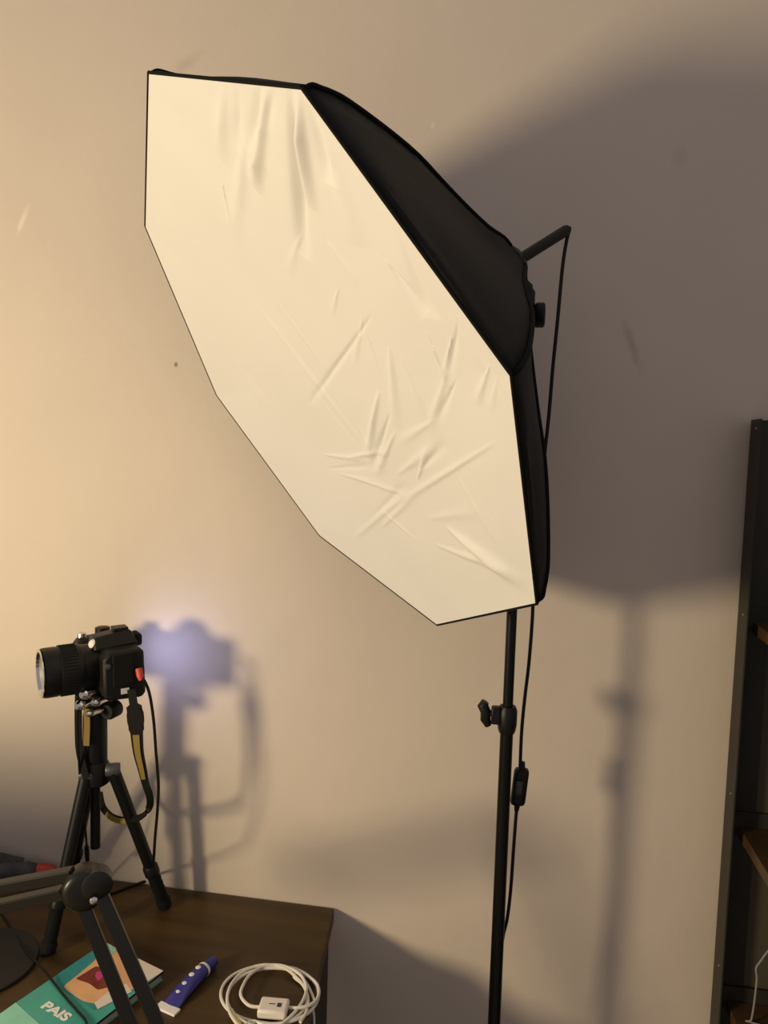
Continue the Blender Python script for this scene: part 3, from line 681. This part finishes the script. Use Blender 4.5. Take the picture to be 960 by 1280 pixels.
pe = atz(393, 1252, TZ + .004); hangp += [pe, Vector((edge_x(pe.y) + .003, pe.y - .006, TZ + .001)), Vector((edge_x(pe.y) + .006, pe.y - .008, TZ - .02)), Vector((edge_x(pe.y) + .006, pe.y - .01, TZ - .10)), Vector((edge_x(pe.y) + .008, pe.y - .01, TZ - .22))]
link('cable', tube(B(), catmull(hangp, 6), .0017, 8), M_WCABLE, cc)
a0, a1 = atz(325, 1259, TZ + .008), atz(359, 1262, TZ + .008)
ad = (a1 - a0); aang = math.atan2(ad.y, ad.x); am = (a0 + a1) / 2
Ma = Matrix.Translation(am) @ Matrix.Rotation(aang, 4, 'Z')
adp = link('adapter', box(B(), (0, 0, 0), (ad.length + .002, .027, .0120), Ma), M_ADAPT, cc, bevel=.003)
link('printed_square', box(B(), (.0075, -.001, .0061), (.0055, .0070, .0004), Ma), M_TOOL, adp)
link('printed_line', box(B(), (-.002, .000, .0061), (.0080, .0014, .0003), Ma), M_GREYMETAL, adp)
link('yellow_tag', tube(B(), [atz(288, 1262, TZ + .004), atz(296, 1276, TZ + .005), atz(302, 1288, TZ + .005)], [.0030, .0036, .0036], 8), M_TAPE, cc)['label'] = 'yellow tag'

# ------------------------------------------------------------------ boom arm in front of the table things
AY = -0.44
arm = thing('boom_arm', 'black folding boom arm with paired bars and round elbow above the book', 'boom arm', (-0.34, -0.50, TZ))
elb = at(106, 1108, AY)
perp = (RM.col[2]).normalized()
toc = Vector((CAM.x - elb.x, CAM.y - elb.y, 0)).normalized()
def flatbar(bm, a, b, w, th):
    a, b = Vector(a), Vector(b); d = (b - a).normalized(); s = d.cross(toc).normalized(); n_ = s.cross(d)
    v = [bm.verts.new(p + s * (i * w) + n_ * (j * th)) for p in (a, b) for i, j in ((-1, -1), (1, -1), (1, 1), (-1, 1))]
    for f in ((0, 1, 2, 3), (7, 6, 5, 4)): bm.faces.new([v[i] for i in f])
    for k in range(4): l = (k + 1) % 4; bm.faces.new((v[k + 4], v[l + 4], v[l], v[k]))
    bmesh.ops.recalc_face_normals(bm, faces=bm.faces[:]); return bm
off = toc * .006
for (x0, y0, x1, y1) in ((98, 1116, 163, 1280), (124, 1112, 197, 1280)):
    a, b = at(x0, y0, AY), at(x1, y1, AY); b2 = a + (b - a) * 1.62
    link('lower_bar', flatbar(B(), a, b2, .0066, .0045), M_ARM, arm, smooth=False, bevel=.001)
    endp = b2
for (x0, y0, x1, y1, e) in ((92, 1088, -10, 1107, .006), (80, 1119, -10, 1139, -.006)):
    a, b = at(x0, y0, AY), at(x1, y1, AY); b2 = a + (b - a) * 2.5
    link('upper_bar', flatbar(B(), a + toc * e, b2 + toc * e, .0062, .0050), M_ARM, arm, smooth=False, bevel=.001)
link('end_joint', box(B(), b2 + Vector((-.004, 0, .014)), (.03, .022, .05)), M_ARM, arm, bevel=.004)
eb = B(); rod(eb, elb + toc * .014, elb - toc, [(0, .0150), (.002, .0195), (.005, .0215), (.023, .0215), (.026, .0195), (.028, .015)], 28)
ej = link('elbow_joint', eb, M_ARM, arm)
e2 = at(121, 1103, AY); link('elbow_washer', rod(B(), e2 + toc * .009, e2 - toc, [(0, .0120), (.002, .0150), (.018, .0150), (.020, .012)], 24), M_ARM, arm)
bp_ = at(117, 1116, AY) + toc * .013
link('bolt', rod(B(), bp_, bp_ + toc, [(0, .0042), (.002, .0042), (.0032, .0030), (.0036, .001)], 8), M_CHROME, ej)
bp_ = at(83, 1098, AY) + toc * .010
link('bolt', rod(B(), bp_, bp_ + toc, [(0, .0030), (.0015, .0030), (.0025, .0015)], 8), M_CHROME, ej)
bb = B(); bx, by = endp.x - 0.012, endp.y
rod(bb, (bx, by, TZ), (bx, by, 2), [(0, .030), (.004, .032), (.012, .032), (.016, .014), (.06, .012)], 20)
tube(bb, [Vector((bx, by, TZ + .055)), Vector((bx, by, endp.z + .02))], .011, 12)
link('table_clamp', bb, M_ARM, arm)

# ------------------------------------------------------------------ unseen high-backed chair, added to shade the lower left of the wall
ch = thing('unseen_shade_chair', 'unseen black high-backed chair added to shade the lower left wall', 'chair', (-1.30, -0.98, 0))
link('backrest', box(B(), (-1.25, -0.775, 0.858), (.48, .06, .57)), M_NYLON, ch, bevel=.02)
link('seat', box(B(), (-1.29, -1.02, 0.47), (.48, .46, .08)), M_NYLON, ch, bevel=.02)
link('back_bracket', box(B(), (-1.29, -0.80, 0.52), (.07, .02, .20)), M_PLASTIC, ch, bevel=.004)
link('pedestal', rod(B(), (-1.29, -1.02, .07), (-1.29, -1.02, 1), [(0, .035), (.06, .03), (.07, .022), (.37, .022)], 16), M_PLASTIC, ch)
for k in range(5):
    a = 2 * math.pi * k / 5 + .3; e = Vector((-1.29 + .27 * math.cos(a), -1.02 + .27 * math.sin(a), .055))
    lg = link('leg', tube(B(), [Vector((-1.29, -1.02, .09)), e], [.026, .016], 8), M_PLASTIC, ch)
    link('caster', rod(B(), e + Vector((-.012, 0, -.030)), e + Vector((1, 0, -.030)), [(0, .022), (.003, .025), (.021, .025), (.024, .022)], 14), M_RUBBER, lg)

# ------------------------------------------------------------------ small things at the left end
mt = link('round_mat', rod(B(), (0, 0, 0), (0, 0, 1), [(0, .074), (.001, .0752), (.004, .0752), (.005, .074)], 48), M_MAT)
mp_ = atz(-26, 1206, TZ); mt.location = (mp_.x, mp_.y, TZ + .0001); tag(mt, 'dark round mat at the left end of the table', 'mat')
tl_ = thing('hand_tool', 'dark grey hand tool with a red end lying by the wall', 'tool', (at(20, 1085, -.07).x, -.07, TZ))
g0, g1 = atz(-40, 1090, TZ + .018), atz(46, 1088, TZ + .012)
gd = (g1 - g0)
bm = B(); L_ = gd.length
rod(bm, g0, g1, [(0, .010), (.006, .016)] + [(.012 + i * .006, .0165 - i * .0003 + (.0016 if i % 2 else 0)) for i in range(int((L_ - .02) / .006))] + [(L_ - .003, .0115), (L_, .009)], 18)
link('grip', bm, M_TOOL, tl_)
link('red_end', rod(B(), g1 - gd.normalized() * .001, g1 + gd, [(0, .0085), (.002, .0100), (.018, .0100), (.026, .0080), (.030, .0050)], 14), M_RED, tl_)['label'] = 'red end'
g2 = atz(-30, 1079, TZ + .030); g3 = atz(28, 1078, TZ + .016)
bm = B(); tube(bm, [g2, lerp(g2, g3, .5) + Vector((0, 0, .004)), g3], [.012, .0125, .007], 12); link('trigger_body', bm, M_TOOL, tl_)

tc_ = thing('thin_cable', 'thin black cable trailing across the round mat and the teal book', 'cable', (atz(45, 1200, TZ).x, atz(45, 1200, TZ).y, TZ))
pts = [atz(-60, 1085, TZ + .0016), atz(-25, 1112, TZ + .0016), atz(2, 1142, TZ + .0018), atz(20, 1170, TZ + .004), atz(33, 1189, TZ + .0072), atz(47, 1204, TZ + .011), atz(60, 1219, BZ + .0022), atz(78, 1242, BZ + .0022), atz(96, 1263, BZ + .0022), atz(108, 1278, BZ + .0024)]
e0 = pts[-1]; pts += [e0 + Vector((.012, -.022, .0)), Vector((e0.x + .03, e0.y - .05, TZ + .0018)), Vector((e0.x + .05, e0.y - .12, TZ + .0018))]
link('cable', tube(B(), catmull(pts, 6), .0015, 8), M_CABLE, tc_)
wr = thing('hanging_cord', 'thin pale grey cord curving down inside the steel shelf unit', 'cord', wc[0])
link('cable', tube(B(), catmull(w0 + wc, 6), .0013, 8), M_GREYCABLE, wr)
